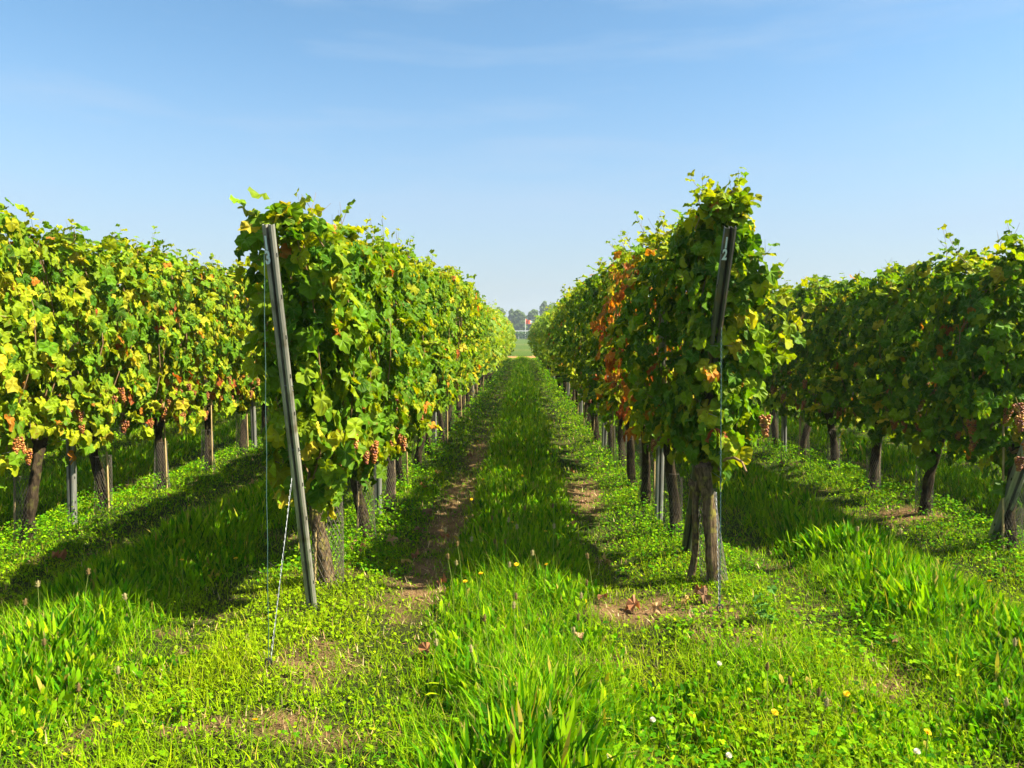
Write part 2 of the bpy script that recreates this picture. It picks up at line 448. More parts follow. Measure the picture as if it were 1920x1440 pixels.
def shoot(gl, gc, base, L, rng, hi, lean=(0, 0), nl=9, size=.095, kind='yellow'):
    t = np.linspace(0, 1, 8)
    az = rng.uniform(0, 6.28); b = rng.uniform(.03, .14) * L
    P = np.stack([base[0] + lean[0] * L * t + b * np.cos(az) * t ** 2 + .012 * np.sin(t * 9 + az), base[1] + lean[1] * L * t + b * np.sin(az) * t ** 2 + .012 * np.cos(t * 8), base[2] + L * t], 1)
    add_tube(gc, P, .0036 - .0026 * t, 4, m=0)
    # side tendrils
    for q in range(2):
        k = rng.integers(3, 7); d = rng.normal(0, 1, 3); d[2] = abs(d[2]) + .6; d /= np.linalg.norm(d)
        s = np.linspace(0, 1, 4)[:, None]
        add_tube(gc, P[k] + d * s * rng.uniform(.05, .12) + np.array([0, 0, .03]) * s * s, [.0014, .0012, .001, .0008], 3)
    u = np.linspace(.05, 1, nl)
    pos = np.stack([np.interp(u, t, P[:, i]) for i in range(3)], 1)
    a = rng.uniform(0, 6.28) + np.arange(nl) * 2.5 + rng.normal(0, .4, nl)
    out = np.stack([np.cos(a), np.sin(a), np.zeros(nl)], 1)
    S = size * (1.2 - .72 * u) * rng.uniform(.8, 1.2, nl)
    pet = out * S[:, None] * .5 + np.array([0, 0, .3]) * S[:, None]
    N = out * .35 + np.array([0, 0, .8]) + rng.normal(0, .3, (nl, 3))
    T = out + np.array([0, 0, -.35])
    C = PAL[rng.choice([1, 2, 2, 3, 3], nl)] * rng.uniform(.85, 1.15, (nl, 1))
    put_leaves(gl, pos + pet, N, T, S, C, hi, rng)

def foliage(rng, hi, n, kind='green', hb=.62, ht=2.2, y0=-.6, y1=.6, th=.34, end=False, lean_end=0., size=.125, nsh=3, skirt=.0, cluster=1.0, sh_scale=1.0):
    """leaf wall of one vine: returns (leaf mesh, cane mesh)"""
    gl, gc = Geo(), Geo()
    ph = rng.random(6) * 6.28
    hb_f = lambda y: hb + .10 * np.sin(6 * y + ph[0]) + .06 * np.sin(15 * y + ph[1]) - skirt * np.exp(-(y / .2) ** 2)
    ht_f = lambda y: ht + .06 * np.sin(5 * y + ph[2]) + .05 * np.sin(13 * y + ph[3])
    n_top = int(n * .15); ns = n - n_top
    y = rng.uniform(y0, y1, ns); zz = rng.random(ns) ** .82
    b, t = hb_f(y), ht_f(y)
    z = b + (t - b) * zz
    prof = np.clip(1 - (np.abs(zz - .55) / .62) ** 3.2, .12, 1) * (.88 + .12 * np.sin(7 * z + ph[4]))
    s = np.where(rng.random(ns) < .5, -1., 1.)
    lump = .055 * np.sin(8 * y + 5 * z + ph[4]) + .05 * np.sin(11 * z - 6 * y + ph[5]) + rng.normal(0, .035, ns)
    dep = np.where(rng.random(ns) < .72, rng.uniform(.82, 1.05, ns), rng.uniform(0, .85, ns))
    x = s * np.clip(th * prof + lump, .05, None) * dep
    P = np.stack([x, y, z], 1)
    if lean_end:   # the row end follows the leaning post
        k = np.clip((y1 - y) / (y1 - y0), 0, 1)
        P[:, 1] -= k * lean_end * np.clip(z - .4, 0, None)
    N = np.stack([s * rng.uniform(.45, 1, ns), rng.normal(0, .30, ns), rng.uniform(-.05, .6, ns)], 1)
    T = np.stack([s * .25 + rng.normal(0, .22, ns), rng.normal(0, .33, ns), -np.ones(ns)], 1)
    if end:        # leaves that close the end of the row face outwards along it
        e = rng.random(ns) < np.clip((y0 + .28 - y) / .28, 0, 1) * .9
        N[e] = np.stack([rng.normal(0, .5, e.sum()), -rng.uniform(.5, 1, e.sum()), rng.uniform(0, .6, e.sum())], 1)
        P[e, 0] *= rng.uniform(.1, 1, e.sum())
    low = np.clip(.55 - (z - b) * 1.1, 0, .5)
    if kind in ('dark',): low *= .4
    S = size * rng.uniform(.62, 1.2, ns) * (1 - .2 * zz)
    put_leaves(gl, P, N, T, S, leaf_cols(ns, kind, rng, low), hi, rng)
    # top
    y = rng.uniform(y0, y1, n_top); tt = ht_f(y)
    P = np.stack([rng.normal(0, th * .36, n_top), y, tt + rng.normal(0.01, .05, n_top)], 1)
    if lean_end: P[:, 1] -= np.clip((y1 - y) / (y1 - y0), 0, 1) * lean_end * (tt - .4)
    a = rng.uniform(0, 6.28, n_top)
    N = np.stack([rng.normal(0, .5, n_top), rng.normal(0, .4, n_top), np.ones(n_top)], 1)
    T = np.stack([np.cos(a), np.sin(a), -.5 * np.ones(n_top)], 1)
    put_leaves(gl, P, N, T, size * rng.uniform(.45, .9, n_top), leaf_cols(n_top, 'yellow' if kind != 'dark' else 'green', rng), hi, rng)
    # shoots standing above
    for i in range(nsh):
        yy = rng.uniform(y0 + .05, y1 - .05)
        off = -np.clip((y1 - yy) / (y1 - y0), 0, 1) * lean_end * (ht - .4) if lean_end else 0
        shoot(gl, gc, (rng.normal(0, th * .3), yy + off, ht_f(yy) - .12), rng.uniform(.16, .36) * sh_scale * (1.4 if rng.random() < .2 else 1), rng, min(hi, 1), lean=(rng.normal(0, .25), rng.normal(0, .25)), nl=9)
    # sprays that stick out of the side
    if hi:
        for i in range(3 if end else (9 if hi == 2 else 4)):
            sd = rng.choice([-1, 1]); yy = rng.uniform(y0, y1); z0 = rng.uniform(hb + .15, ht - .25)
            L = rng.uniform(.12, .26); tt = np.linspace(0, 1, 5)[:, None]
            d = np.array([sd * .8, rng.normal(0, .6), rng.uniform(-.1, .8)]); d /= np.linalg.norm(d)
            base = np.array([sd * th * .75, yy - (np.clip((y1 - yy) / (y1 - y0), 0, 1) * lean_end * (z0 - .4)), z0])
            Q = base + d * L * tt + np.array([0, 0, -.07]) * tt ** 2
            add_tube(gc, Q, [.003, .0027, .0023, .002, .0015], 4)
            k = 5
            u = np.linspace(.3, 1, k); pos = np.stack([np.interp(u, tt[:, 0], Q[:, j]) for j in range(3)], 1)
            Nn = np.array([sd * .3, 0, .9]) + rng.normal(0, .35, (k, 3)); Tt = np.array([sd * .7, 0, -.3]) + rng.normal(0, .7, (k, 3))
            put_leaves(gl, pos, Nn, Tt, size * rng.uniform(.55, .9, k), leaf_cols(k, 'yellow', rng), min(hi, 2), rng)
        # canes: the summer's shoots climbing through the wires
        for i in range(8):
            yy = rng.uniform(y0 + .1, y1 - .1); t = np.linspace(0, 1, 7)
            zc = .72 + (ht - .75) * t
            off = -np.clip((y1 - yy) / (y1 - y0), 0, 1) * lean_end * np.clip(zc - .4, 0, None) if lean_end else 0
            Q = np.stack([rng.choice([-1, 1]) * th * (.95 if i % 2 else .55) * np.sin(t * 2.6 + .2) * rng.uniform(.6, 1) + .02 * np.sin(t * 9 + i), yy + .05 * np.sin(t * 5 + i) + off, zc], 1)
            add_tube(gc, Q, .0052 - .0028 * t, 5)
        # fruiting arms along the lowest wire
        for sd in (-1, 1):
            t = np.linspace(0, 1, 6)
            Q = np.stack([.02 * np.sin(t * 5 + ph[0]), sd * .5 * t, .70 + .16 * np.sin(t * 2.2) - .05 * t], 1)
            add_tube(gc, Q, .011 - .005 * t, 6)
    return gl, gc

# ------------------------------------------------------------------ vine trunks, guards, stakes, grapes
def trunk_geo(rng, h=.74, r=.036, lean=None):
    g = Geo()
    n = 16; t = np.linspace(0, 1, n)
    lx, ly = lean if lean is not None else (rng.normal(0, .05), rng.normal(0, .05))
    ph = rng.random(4) * 6.28
    P = np.stack([lx * t + .022 * np.sin(t * 5 + ph[0]) - .022 * np.sin(ph[0]), ly * t + .02 * np.sin(t * 6 + ph[1]) - .02 * np.sin(ph[1]), -.06 + (h + .06) * t], 1)
    R = r * (1.22 - .35 * t + .45 * np.exp(-((t - .93) / .09) ** 2) + .35 * np.exp(-(t / .08) ** 2)) * (1 + .07 * np.sin(t * 23 + ph[2]))
    k = 14
    V, F = tube(P, R, k)
    a = np.tile(np.arange(k), n) / k * 6.28
    c = np.repeat(P, k, 0); d = V - c
    tt = np.repeat(t, k)
    V = c + d * (1 + .13 * np.sin(3 * a + ph[0] + tt * 4) + .08 * np.sin(5 * a + ph[3] - tt * 7) + rng.normal(0, .035, len(V)))[:, None]
    g.add(V, F); g.add(V[-k:], [list(range(k))])
    # head stubs (old spurs)
    top = P[-2]
    for i in range(4):
        az = rng.uniform(0, 6.28); L = rng.uniform(.05, .12); s = np.linspace(0, 1, 4)[:, None]
        d = np.array([.5 * np.cos(az), np.sin(az), rng.uniform(.2, .8)])
        add_tube(g, top + d * L * s, [.026, .021, .018, .012], 7)
    return g

def guard_geo(rng, r=.062, h=.5, flare=1.25, n=20):
    """rodent netting: a tube of crossing plastic strands"""
    g = Geo()
    seg = 16; t = np.linspace(0, 1, seg)
    sx = rng.normal(0, .01)
    for sgn in (-1, 1):
        for i in range(n):
            a = i / n * 6.283 + sgn * t * 3.1
            rr = r * (flare - (flare - 1) * np.sqrt(t)) * (1 + .06 * np.sin(2 * a + 4 * t))
            P = np.stack([rr * np.cos(a) + sx * t, rr * np.sin(a), .0 + h * t], 1)
            V, F = tube(P, .0011, 3); g.add(V, F)
    for z in (0.01, h):
        a = np.linspace(0, 6.283, 19); rr = r * (flare if z < .1 else 1)
        V, F = tube(np.stack([rr * np.cos(a), rr * np.sin(a), np.full(19, z)], 1), .002, 3); g.add(V, F)
    return g

def stake_geo(rng, h=.95):
    g = Geo(); t = np.linspace(0, 1, 6)
    P = np.stack([rng.normal(0, .04) * t, rng.normal(0, .03) * t, -.05 + h * t], 1)
    add_tube(g, P, .0075, 7)
    return g

def ico():
    p = (1 + 5 ** .5) / 2
    V = np.array([[-1, p, 0], [1, p, 0], [-1, -p, 0], [1, -p, 0], [0, -1, p], [0, 1, p], [0, -1, -p], [0, 1, -p], [p, 0, -1], [p, 0, 1], [-p, 0, -1], [-p, 0, 1]], float)
    F = [[0, 11, 5], [0, 5, 1], [0, 1, 7], [0, 7, 10], [0, 10, 11], [1, 5, 9], [5, 11, 4], [11, 10, 2], [10, 7, 6], [7, 1, 8], [3, 9, 4], [3, 4, 2], [3, 2, 6], [3, 6, 8], [3, 8, 9], [4, 9, 5], [2, 4, 11], [6, 2, 10], [8, 6, 7], [9, 8, 1]]
    V = V / np.linalg.norm(V[0]); V = list(V); cache = {}; out = []
    def mid(a, b):
        k = (min(a, b), max(a, b))
        if k not in cache:
            m = V[a] + V[b]; V.append(m / np.linalg.norm(m)); cache[k] = len(V) - 1
        return cache[k]
    for a, b, c in F:
        x, y, z = mid(a, b), mid(b, c), mid(c, a)
        out += [[a, x, z], [b, y, x], [c, z, y], [x, y, z]]
    return np.array(V), np.array(out), np.array(F), np.array(V[:12])
ICO_V, ICO_F, ICO0_F, ICO0_V = ico()
def bunch_geo(rng, lo=False, red=.5):
    g = Geo(); L = rng.uniform(.10, .15)
    nb = 16 if lo else 46
    for i in range(nb):
        t = i / (nb - 1); w = .034 * (1 - .72 * t) * (.6 + .4 * min(1, t * 6 + .3))
        a = i * 2.4; rr = w * rng.uniform(.75, 1.05)
        c = np.array([rr * np.cos(a), rr * np.sin(a), -.02 - L * t * .9 + rng.normal(0, .003)])
        r = rng.uniform(.0085, .0105) * (1.35 if lo else 1)
        col = np.array([.32, .115, .02]) * (1 - red) + np.array([.15, .042, .014]) * red
        if rng.random() < .15: col = np.array([.42, .24, .05])
        if rng.random() < .12: col = np.array([.16, .04, .04])
        col = col * rng.uniform(.75, 1.2)
        g.add((ICO0_V if lo else ICO_V) * r + c, ICO0_F if lo else ICO_F, col)
    V, F = tube(np.array([[0, 0, .03], [0, 0, -.03], [0, 0, -L * .7]]), .0018, 4); g.add(V, F, (.25, .2, .05))
    return g

def poly_prism(prof, z0, z1):
    n = len(prof); a = np.column_stack([prof, np.full(n, z0)]); b = np.column_stack([prof, np.full(n, z1)])
    i = np.arange(n); j = (i + 1) % n
    return np.concatenate([a, b]), np.stack([i, j, j + n, i + n], 1)

# meshes shared by many vines
TRUNKS = [trunk_geo(np.random.default_rng(100 + i)).mesh('trunk', M_bark, True) for i in range(6)]
GUARDS = [guard_geo(np.random.default_rng(120 + i)).mesh('trunk_guard', M_net) for i in range(3)]
STAKES = [stake_geo(np.random.default_rng(130 + i)).mesh('stake', M_wood, True) for i in range(3)]
BUNCH = [bunch_geo(np.random.default_rng(140 + i), False, [.2, .5, .8, .4][i]).mesh('grape_bunch', M_grape, True) for i in range(4)]
BUNCH_LO = [bunch_geo(np.random.default_rng(150 + i), True, .5).mesh('grape_bunch', M_grape, True) for i in range(3)]

def fol_pair(*a, **k):
    gl, gc = foliage(*a, **k)
    return gl.mesh('foliage', M_leaf, False), gc.mesh('canes', M_cane, True)
MID = {k: [fol_pair(np.random.default_rng(200 + 10 * q + i), 1, 640, k, size=.115, ht=2.18 + .06 * (i - 1), nsh=6) for i in range(4)] for q, k in enumerate(('green', 'yellow', 'dark'))}
AUT = fol_pair(np.random.default_rng(260), 1, 400, 'autumn', ht=2.15, nsh=5, th=.3)
def far_pair(seed, kind):
    gl, gc = foliage(np.random.default_rng(seed), 0, 400, kind, ht=2.2, size=.15, nsh=4)
    return gl.mesh('foliage', M_leaf, False)
FAR = {k: [far_pair(300 + 10 * q + i, k) for i in range(4)] for q, k in enumerate(('green', 'yellow', 'dark'))}

ORD = ['nearest', 'second', 'third', 'fourth', 'fifth', 'sixth', 'seventh', 'eighth', 'ninth', 'tenth', 'eleventh', 'twelfth', 'thirteenth', 'fourteenth', 'fifteenth', 'sixteenth']
def place_bunch(parent, rng, k, lo, th=.3, zlo=.74, zhi=1.12, side=None):
    pos = []
    for i in range(k):
        s = side if (side and rng.random() < .75) else rng.choice([-1, 1])
        pos.append((s * rng.uniform(.08, th * .92), rng.uniform(-.48, .48), rng.uniform(zlo, zhi)))
    for p in pos:
        me = (BUNCH_LO if lo else BUNCH)[rng.integers(0, 3 if lo else 4)]
        sc = rng.uniform(.65, 1.05)
        obj('grape_bunch', me, parent, p, (rng.normal(0, .15), rng.normal(0, .15), rng.uniform(0, 6)), (sc, sc, sc))

def vine(ri, k):
    x, y0, n, rname = ROWS[ri]
    rng = np.random.default_rng(1000 * ri + k)
    y = y0 + DY * k + (rng.normal(0, .05) if k else 0)
    px = x + rng.normal(0, .025)
    gz = float(ground_z(px, y))
    side_face = {0: 1, 1: -1, 2: 1, 3: -1}.get(ri, 1 if x < 0 else -1)
    root = empty('grapevine', (px, y, gz))
    kind = {0: 'green', 1: 'green', 2: 'yellow', 3: 'dark', 4: 'yellow', 5: 'green', 6: 'green', 7: 'green'}[ri]
    if ri == 0 and k > 3: kind = 'yellow' if rng.random() < .5 else 'green'
    if ri == 1 and k > 5: kind = 'green' if rng.random() < .6 else 'yellow'
    near = k < 6 and ri < 4
    mid = y < 19
    desc = ''
    if ri < 4 and near:
        fr = np.random.default_rng(5000 + ri * 50 + k)
        kw = dict(hb=.62, ht=2.2, th=.33, n=1000, nsh=6, size=.120)
        if ri == 0 and k == 0: kw.update(hb=.66, ht=2.05, n=1500, y0=-.42, lean_end=.26, end=True, th=.24, nsh=8, sh_scale=.85, size=.128, skirt=.06)
        if ri == 0 and k in (1, 2): kw.update(ht=2.02 + .05 * k, hb=.60)
        if ri == 1 and k == 0: kw.update(hb=.72, ht=2.28, n=1350, y0=-.14, lean_end=.03, end=True, th=.18, nsh=10, sh_scale=.95, size=.126, skirt=.04)
        if ri == 1 and k == 1: kw.update(ht=2.12, hb=.70)
        if ri == 1 and k in (2, 3): kw.update(n=430, th=.32)
        if ri == 3 and k == 0: kw.update(end=True, y0=-.10, lean_end=.05, hb=.55)
        if ri == 3: kw.update(hb=.58, ht=2.0)
        if ri == 2: kw.update(hb=.66, ht=2.24 if k < 2 else 2.22)
        kd = 'autumn' if (ri == 1 and k in (2, 3)) else kind
        nn = kw.pop('n')
        gl, gc = foliage(fr, 2 if k < 4 else 1, nn, kd, **kw)
        if ri == 1 and k == 0:     # long loose shoot trailing out into the right lane
            for q in range(5):
                shoot(gl, gc, (.07 + .08 * q * fr.random(), -.1 + .25 * fr.random(), 1.8 - .13 * q), .24 + .02 * q, fr, 2, lean=(.8, -.4 + .12 * q), nl=8, size=.125)
        gl.build('foliage', M_leaf, root); gc.build('canes', M_cane, root, True)
        desc = {(0, 0): 'tall green grapevine with ripe orange grapes behind the leaning post numbered 13',
                (1, 0): 'tall grapevine with bright yellow-green shoots and netted trunk at the post numbered 12',
                (2, 0): 'end grapevine of the outer left row, beyond the left edge',
                (2, 1): 'yellowing grapevine cut off by the left edge of the picture',
                (3, 0): 'dark shaded grapevine with grapes beside the leaning post at the right edge',
                (1, 2): 'sparse grapevine with rust-red autumn leaves, third in the right centre row',
                (1, 3): 'sparse grapevine with orange and yellow leaves, fourth in the right centre row'}.get((ri, k), '')
    elif mid:
        me = AUT if (ri == 1 and k in (4,)) else MID[kind][rng.integers(0, 4)]
        rz = math.pi * rng.integers(0, 2); sc = (rng.uniform(1.02, 1.25), 1, rng.uniform(.97, 1.05) * (.95 if ri == 3 else 1))
        obj('foliage', me[0], root, (0, 0, 0), (0, 0, rz), sc); obj('canes', me[1], root, (0, 0, 0), (0, 0, rz), sc)
    else:
        rz = math.pi * rng.integers(0, 2); sc = (rng.uniform(1.35, 1.5) * (1.18 if y > 32 else 1), 1, rng.uniform(.95, 1.06))
        obj('foliage', FAR[kind][rng.integers(0, 4)], root, (0, 0, 0), (0, 0, rz), sc)
    # trunk
    if ri == 1 and k == 0:
        trunk_geo(rng, .74, .036, (-.15, -.06)).build('trunk', M_litbark, root, True)
        o2 = trunk_geo(rng, .62, .019, (.07, -.02)).build('trunk', M_litbark, root, True); o2.location = (-.17, .07, 0)
        root.location.x = 1.20
    elif ri == 0 and k == 0:
        trunk_geo(rng, .74, .040, (-.03, .0)).build('trunk', M_litbark, root, True)
    else:
        obj('trunk', TRUNKS[rng.integers(0, 6)], root, (0, 0, 0), (0, 0, rng.uniform(0, 6.28)), (1, 1, 1) if y < 40 else (.9, .9, 1))
    if y < 14:
        g = obj('trunk_guard', GUARDS[k % 3], root, (-.02 if (ri, k) == (1, 0) else 0, 0, -.02), (0, -.13 if (ri, k) == (1, 0) else 0, rng.uniform(0, 6)))
        if (ri, k) in ((0, 0),): g.scale = (1.35, 1.35, 1.15)
        if (ri, k) in ((1, 0),): g.scale = (1.05, 1.05, 1.2)
    if y < 22 and (k % 2 == 0 or ri in (0, 2)):
        obj('stake', STAKES[k % 3], root, (rng.choice([-1, 1]) * .07, rng.uniform(-.05, .05), 0), (0, 0, rng.uniform(0, 6)))
    # grapes
    if y < 11 and ri < 4:
        place_bunch(root, rng, {0: 9, 1: 5, 2: 11, 3: 8}[ri] if k else {0: 13, 1: 2, 2: 12, 3: 14}[ri], False, side=side_face)
    elif y < 19 and ri < 4:
        place_bunch(root, rng, 7, True, side=side_face)
    # label
    if not desc:
        look = {'green': 'leafy green grapevine', 'yellow': 'yellowing grapevine', 'dark': 'dark green shaded grapevine'}[kind]
        if ri == 1 and k == 4: look = 'grapevine with a few orange leaves'
        if ri >= 4:
            desc = f'mostly hidden grapevine {rname}'
        elif k - (ri == 2) < 12:
            desc = f'{look}, {ORD[k - (ri == 2)]} from near end {rname}'
        elif y < 30:
            desc = f'small grapevine about midway along, {rname}'
        else:
            desc = f'tiny distant grapevine towards the far end {rname}'
    tag(root, desc, 'grapevine', 'grapevines ' + rname)
    return root

for ri, row in enumerate(ROWS):
    for k in range(row[2]):
        if ri == 2 and k == 0 and False: continue
        vine(ri, k)

# ------------------------------------------------------------------ posts
def post_profile(s=1.0):
    # W-shaped galvanised channel, open towards the vines, thin wall
    o = np.array([(-.034, .022), (-.034, -.010), (-.022, -.018), (-.009, -.018), (-.006, .016), (.006, .016), (.009, -.018), (.022, -.018), (.034, -.010), (.034, .022)])
    i = np.array([(.031, .022), (.031, -.008), (.021, -.015), (.011, -.015), (.0085, .019), (-.0085, .019), (-.011, -.015), (-.021, -.015), (-.031, -.008), (-.031, .022)])
    return np.concatenate([o, i]) * s
M_shadesteel = noise_mat('weathered_shade_dark_steel', (.035, .035, .033), (.12, .115, .10), 20, .45, .5, .08, stretch=(1, 1, .12), spec=.5, c3=(.16, .10, .06))  # weathered steel, with the shade on the right post put into its colour
M_midsteel = noise_mat('weathered_steel', (.16, .155, .14), (.46, .43, .36), 22, .45, .5, .15, stretch=(1, 1, .12), spec=.5, c3=(.15, .12, .08))
def post_mesh(h, s=1.0, name='profile', m=None):
    g = Geo(); V, F = poly_prism(post_profile(s), -.3, h); g.add(V, F)
    n = len(V) // 2
    for k in range(9):
        a, b, c, d = k, k + 1, n - 2 - k, n - 1 - k
        g.add(V[[a, b, c, d]] + [0, 0, h + .3], [[0, 1, 2, 3]])
    for z in np.arange(.18, h - .05, .2):
        for sd in (-1, 1):
            add_box(g, (sd * .0345 * s, -.004 * s, z), (.0022, .004, .010), m=1)
    return g.mesh(name, [m or M_steel, M_hole])

def text_mesh(ch, size):
    cu = bpy.data.curves.new('number', 'FONT'); cu.body = ch; cu.size = size; cu.extrude = .0006; cu.offset = .003
    cu.align_x = 'CENTER'
    o = bpy.data.objects.new('number', cu); scene.collection.objects.link(o)
    dg = bpy.context.evaluated_depsgraph_get(); dg.update()
    me = bpy.data.meshes.new_from_object(o.evaluated_get(dg))
    scene.collection.objects.unlink(o); bpy.data.objects.remove(o)
    me.materials.clear(); me.materials.append(M_paint)
    return me

def end_post(x, y, h, lean_deg, digits, label, rz=0.0, lean_x=0.0, s=1.0, m=None):
    root = empty('end_post', (x, y, float(ground_z(x, y))))
    root.rotation_euler = (math.radians(lean_deg), lean_x, rz)
    obj('profile', post_mesh(h, s, m=m), root)
    for i, ch in enumerate(digits):
        obj('number', text_mesh(ch, .085), root, (-.0185 * s, -.0192 * s, h - .11 - .068 * i), (math.pi / 2, 0, 0), (.62, 1, 1))
    tag(root, label, 'post', 'leaning metal end posts')
    return root
PL = end_post(-1.17, 4.20, 2.12, 17.2, '13', 'leaning galvanised end post painted 13 at the near end of the left centre row', s=.76, m=M_midsteel)
PR = end_post(1.13, 5.28, 2.32, 26.0, '12', 'leaning shade-darkened metal end post painted 12 half buried in vine leaves', s=.92, m=M_shadesteel)
PO = end_post(3.44, 5.62, 2.4, 25.0, '', 'bare leaning metal end post cut off by the right edge', s=1.25)
PO2 = end_post(-3.62, 4.1, 2.3, 20.0, '', 'leaning metal end post of the outer left row')

MIDPOST = post_mesh(2.1, .95)
POSTY = {0: 6.6, 1: 6.3, 2: 6.12, 3: 10.15, 4: 8.0, 5: 9.3, 6: 9.0, 7: 10.0}
for ri, row in enumerate(ROWS):
    y = POSTY[ri]; k = 0
    step = 4.25
    while y < row[1] + DY * row[2]:
        r = random.Random(ri * 100 + k)
        xx = row[0] - (.06 if ri == 0 else 0.02)
        root = empty('row_post', (xx, y, float(ground_z(xx, y))), r.uniform(-.1, .1))
        root.rotation_euler = (r.uniform(-.02, .02), r.uniform(-.02, .02), r.uniform(-.1, .1))
        obj('profile', MIDPOST, root)
        if ri >= 4: lab = f'mostly hidden upright metal post {row[3]}'
        elif k < 6: lab = f'upright grey metal post, {ORD[k]} from near end {row[3]}'
        else: lab = f'small distant upright metal post {row[3]}'
        tag(root, lab, 'post', 'upright metal posts ' + row[3])
        y += step; k += 1

# trellis wires
for ri, row in enumerate(ROWS):
    x = row[0]; ya = row[1] - .3; yb = row[1] + DY * row[2]
    root = empty('trellis', (x, ya, 0))
    for z, dx in ((.74, 0), (1.1, -.04), (1.1, .04), (1.5, -.04), (1.5, .04), (1.9, 0)):
        g = Geo(); t = np.linspace(0, 1, 12)
        V, F = tube(np.stack([np.full(12, dx), (yb - ya) * t, z + .004 * np.sin(t * 40)], 1), .0016, 4); g.add(V, F)
        g.build('wire', M_wire, root)
    tag(root, 'thin steel trellis wires running through the leaves ' + row[3], 'trellis', 'trellis wires')

# guy wires and anchors
def straight_wire(name, a, b, r, m, label, twist=False, sag=0):
    a, b = np.array(a, float), np.array(b, float); g = Geo(); L = np.linalg.norm(b - a)
    n = 220 if twist else 20; t = np.linspace(0, 1, n)
    base = a + (b - a) * t[:, None] + np.array([0, 0, -sag]) * (np.sin(np.pi * t))[:, None]
    if twist:
        for ph in (0, np.pi):
            w = t * L * 95 + ph; amp = r * 1.1 * (1 + .8 * (np.sin(t * 17) > .6))
            P = base + np.stack([amp * np.cos(w), amp * np.sin(w), 0 * w], 1)
            V, F = tube(P, r, 4); g.add(V, F)
    else:
        V, F = tube(base + np.stack([.0015 * np.sin(t * 30), 0 * t, 0 * t], 1), r, 5); g.add(V, F)
    o = g.build(name, m, None, True)
    tag(o, label, 'wire', 'guy wires')
    return o
def on_post(P, h, dx=0):
    L = math.radians(0)
    ang = P.rotation_euler[0]
    return (P.location.x + dx, P.location.y - math.sin(ang) * h - .02, P.location.z + math.cos(ang) * h)
A1 = (-1.155, 3.42, .0); A2 = (1.085, 4.18, .0)
straight_wire('guy_wire', on_post(PL, 1.98, -.028), A1, .0019, M_greenwire, 'straight green coated guy wire from the post numbered 13 down to the soil')
straight_wire('guy_wire', on_post(PL, .82, -.02), A1, .0015, M_wire, 'twisted bright steel guy wire low on the post numbered 13', True)
straight_wire('guy_wire', on_post(PR, 1.72, .02), A2, .0019, M_greenwire, 'vertical dark guy wire hanging from the post numbered 12', True)
straight_wire('guy_wire', (1.165, 4.62, .62), (1.10, 4.25, .0), .0015, M_wire, 'twisted steel wire running down beside the netted trunk', True)
for a, lb in ((A1, 'small rusty ground anchor below the post numbered 13'), (A2, 'small rusty ground anchor below the post numbered 12')):
    g = Geo(); t = np.linspace(0, 6.283, 14)
    V, F = tube(np.stack([.016 * np.cos(t), 0 * t, .02 + .018 * np.sin(t)], 1), .004, 6); g.add(V, F)
    add_tube(g, [(0, 0, .005), (0, 0, -.12)], [.005, .005], 6)
    o = g.build('ground_anchor', M_hole, None, True); o.location = (a[0], a[1], float(ground_z(a[0], a[1])) + .01)
    tag(o, lb, 'anchor', 'ground anchors')
# wraps of wire round the left end post
for h, lb in ((.95, 'lower loop of steel wire wrapped round the post numbered 13'), (1.30, 'upper loop of steel wire hooked on the post numbered 13')):
    g = Geo(); t = np.linspace(0, 9.5, 30); c = on_post(PL, h)
    V, F = tube(np.stack([c[0] + .029 * np.cos(t), c[1] + .022 + .024 * np.sin(t), c[2] + .012 * np.sin(t * .5) + .004 * t], 1), .0022, 5); g.add(V, F)
    tag(g.build('wire_loop', M_wire, None, True), lb, 'wire', 'wire loops on the post')

# ------------------------------------------------------------------ ground cover
GC = np.array([[.060, .195, .002], [.135, .285, .002], [.21, .35, .003], [.30, .39, .004], [.36, .28, .05], [.02, .09, .003]])
def gcols(n, rng, w=(.26, .36, .21, .06, .03, .08)):
    return GC[rng.choice(6, n, p=np.array(w) / sum(w))] * rng.uniform(.75, 1.25, (n, 1))

